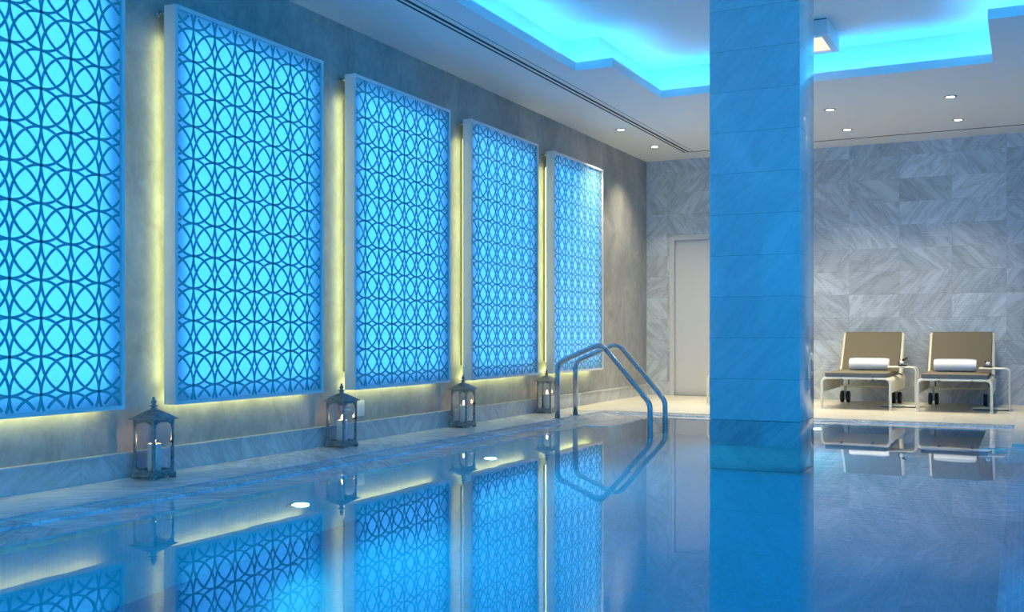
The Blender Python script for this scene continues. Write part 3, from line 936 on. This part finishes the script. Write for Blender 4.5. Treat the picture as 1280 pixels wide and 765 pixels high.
# rolled towels
def make_towel():
    bm = bmesh.new()
    turns, seg, th = 4.2, 110, 0.0130
    R = 0.075; hwid = 0.212
    inner, outer = [], []
    for k in range(seg+1):
        a = 2*PI*turns*k/seg
        ro = R-th*1.08*(turns*(1-k/seg))
        ro = max(ro, 0.006)
        wob = 1+0.02*math.sin(3*a)
        sy, sz = 1.04, 0.98
        outer.append((ro*wob*math.cos(a)*sy, ro*wob*math.sin(a)*sz))
        ri = max(ro-th, 0.001)
        inner.append((ri*wob*math.cos(a)*sy, ri*wob*math.sin(a)*sz))
    nx = 12; slabs = []
    for i in range(nx+1):
        x = -hwid+2*hwid*i/nx
        endf = 1.0-0.10*(abs(2*i/nx-1)**8)
        slabs.append(([bm.verts.new((x, p[0]*endf, p[1]*endf)) for p in outer], [bm.verts.new((x, p[0]*endf, p[1]*endf)) for p in inner]))
    for (o1, i1), (o2, i2) in zip(slabs, slabs[1:]):
        for k in range(seg):
            bm.faces.new((o1[k], o1[k+1], o2[k+1], o2[k])); bm.faces.new((i1[k], i2[k], i2[k+1], i1[k+1]))
        bm.faces.new((o1[-1], i1[-1], i2[-1], o2[-1]))
    for o1, i1 in (slabs[0], slabs[-1]):
        for k in range(seg): bm.faces.new((o1[k], i1[k], i1[k+1], o1[k+1]))
    o = link('rolled_towel', bm, M['towel']); autosmooth(o, 60)
    return o
tw = make_towel()
TW = [(-1.600, 12.21, 0.01, 'rolled white towel on the lounger nearest the column'),
      (-0.700, 12.12, -0.015, 'rolled white towel on the right-hand lounger')]
for k, (x, y, rz, lab) in enumerate(TW):
    o = tw if k == 0 else tw.copy()
    if k: COL.objects.link(o)
    o.location = (x, y, SEAT_Z+0.044+0.073); o.rotation_euler = (0.35, 0, rz)
    tag(o, lab, 'towel', 'rolled towels on the sun loungers')

# C-shaped side tables reaching over the seats
def make_side_table():
    root = empty('side_table', (0, 0, 0))
    H = 0.447
    for i, yy in enumerate((-0.13, 0.13)):
        bm = bmesh.new()
        tube(bm, fillet([(-0.112, yy, H-0.008), (0.18, yy, H-0.008), (0.18, yy, 0.018), (-0.18, yy, 0.018)], [0, 0.05, 0.012, 0], 7), 0.0085, 10)
        link('side_tube', bm, M['white_tube'], root, smooth=True)
    bm = boxm(-0.115, 0.135, -0.135, 0.135, H-0.010, H); link('table_top', bm, M['white_tube'], root, bevel=0.003)
    bm = boxm(-0.18, 0.175, -0.13, 0.13, 0.010, 0.024); link('base_plate', bm, M['white_tube'], root, bevel=0.003)
    bm = boxm(-0.17, 0.17, -0.12, 0.12, 0.0, 0.010); link('base_shadow', bm, M['rubber'], root)  # black slab standing in for the shadow under the base
    return root
st = make_side_table()
ST = [(-1.265, 12.08, 'slim off-white C-shaped side table between the two visible loungers'),
      (-0.345, 12.02, 'slim off-white C-shaped side table right of the right-hand lounger')]
for k, (x, y, lab) in enumerate(ST):
    o = st if k == 0 else copy_tree(st)
    o.location = (x, y, 0)
    tag(o, lab, 'side table', 'side tables beside the sun loungers')
# small ornaments on them
def ornament(x, y, kind, label):
    root = empty('table_ornament', (x, y, 0.447)); tag(root, label, 'ornament')
    bm = bmesh.new(); lathe(bm, [(0.020, 0.0), (0.048, 0.004), (0.052, 0.014), (0.040, 0.020), (0.010, 0.021)], n=20)
    link('dish', bm, M['dark_orn'], root, smooth=True)
    bm = bmesh.new(); lathe(bm, [(0.010, 0.018), (0.022, 0.026), (0.025, 0.042), (0.018, 0.056), (0.012, 0.060)], -0.008 if kind else 0.006, 0, 18)
    link('cup', bm, M['white_orn'], root, smooth=True)
    if kind:
        bm = bmesh.new()
        tube(bm, [(-0.010, 0, 0.05), (0.012, 0, 0.075), (0.036, 0, 0.092), (0.052, 0, 0.102)], lambda i: (0.006, 0.014, 0.012, 0.003)[i], 10)
        tube(bm, [(-0.028, 0, 0.02), (-0.040, 0, 0.045), (-0.030, 0, 0.062)], lambda i: (0.008, 0.010, 0.003)[i], 10)
        link('leaf', bm, M['dark_orn'], root, smooth=True)
    else:
        bm = bmesh.new(); lathe(bm, [(0.006, 0.056), (0.011, 0.060), (0.011, 0.068), (0.003, 0.071)], -0.022, 0, 12)
        tube(bm, [(0.02, 0, 0.03), (0.03, 0, 0.055), (0.04, 0, 0.066)], lambda i: (0.006, 0.008, 0.003)[i], 8)
        link('knob', bm, M['dark_orn'], root, smooth=True)
ornament(-1.225, 12.02, 1, 'small dark ornament with pale cup on the table between the loungers')
ornament(-0.375, 12.00, 0, 'small dark ornament with pale cup on the far right table')

# ------------------------------------------------------------------ world, camera, colour management
w = bpy.data.worlds.new('blue_fill_world'); scn.world = w; w.use_nodes = True
w.node_tree.nodes['Background'].inputs[0].default_value = (0.008, 0.41, 1.0, 1)  # blue background, fill light for the added windows
w.node_tree.nodes['Background'].inputs[1].default_value = 1.45
cam = bpy.data.cameras.new('camera'); co = bpy.data.objects.new('camera', cam); COL.objects.link(co)
cam.sensor_width = 36.0; cam.lens = 36.0*1284/1280
cam.shift_y = (418-382.5)/1280
cam.clip_start = 0.05; cam.clip_end = 60
co.location = (0, 0, 0.8)
co.rotation_euler = (PI/2, 0, math.atan(644/1284))
scn.camera = co
scn.view_settings.view_transform = 'Standard'
scn.view_settings.look = 'None'
scn.view_settings.gamma = 1.0
scn.view_settings.exposure = 1.0
scn.view_settings.use_curve_mapping = False
cy = scn.cycles
cy.use_denoising = True
cy.max_bounces = 10; cy.diffuse_bounces = 4; cy.glossy_bounces = 5; cy.transmission_bounces = 8; cy.transparent_max_bounces = 12
cy.sample_clamp_indirect = 4.0
cy.blur_glossy = 0.5
cy.caustics_refractive = True; cy.caustics_reflective = False
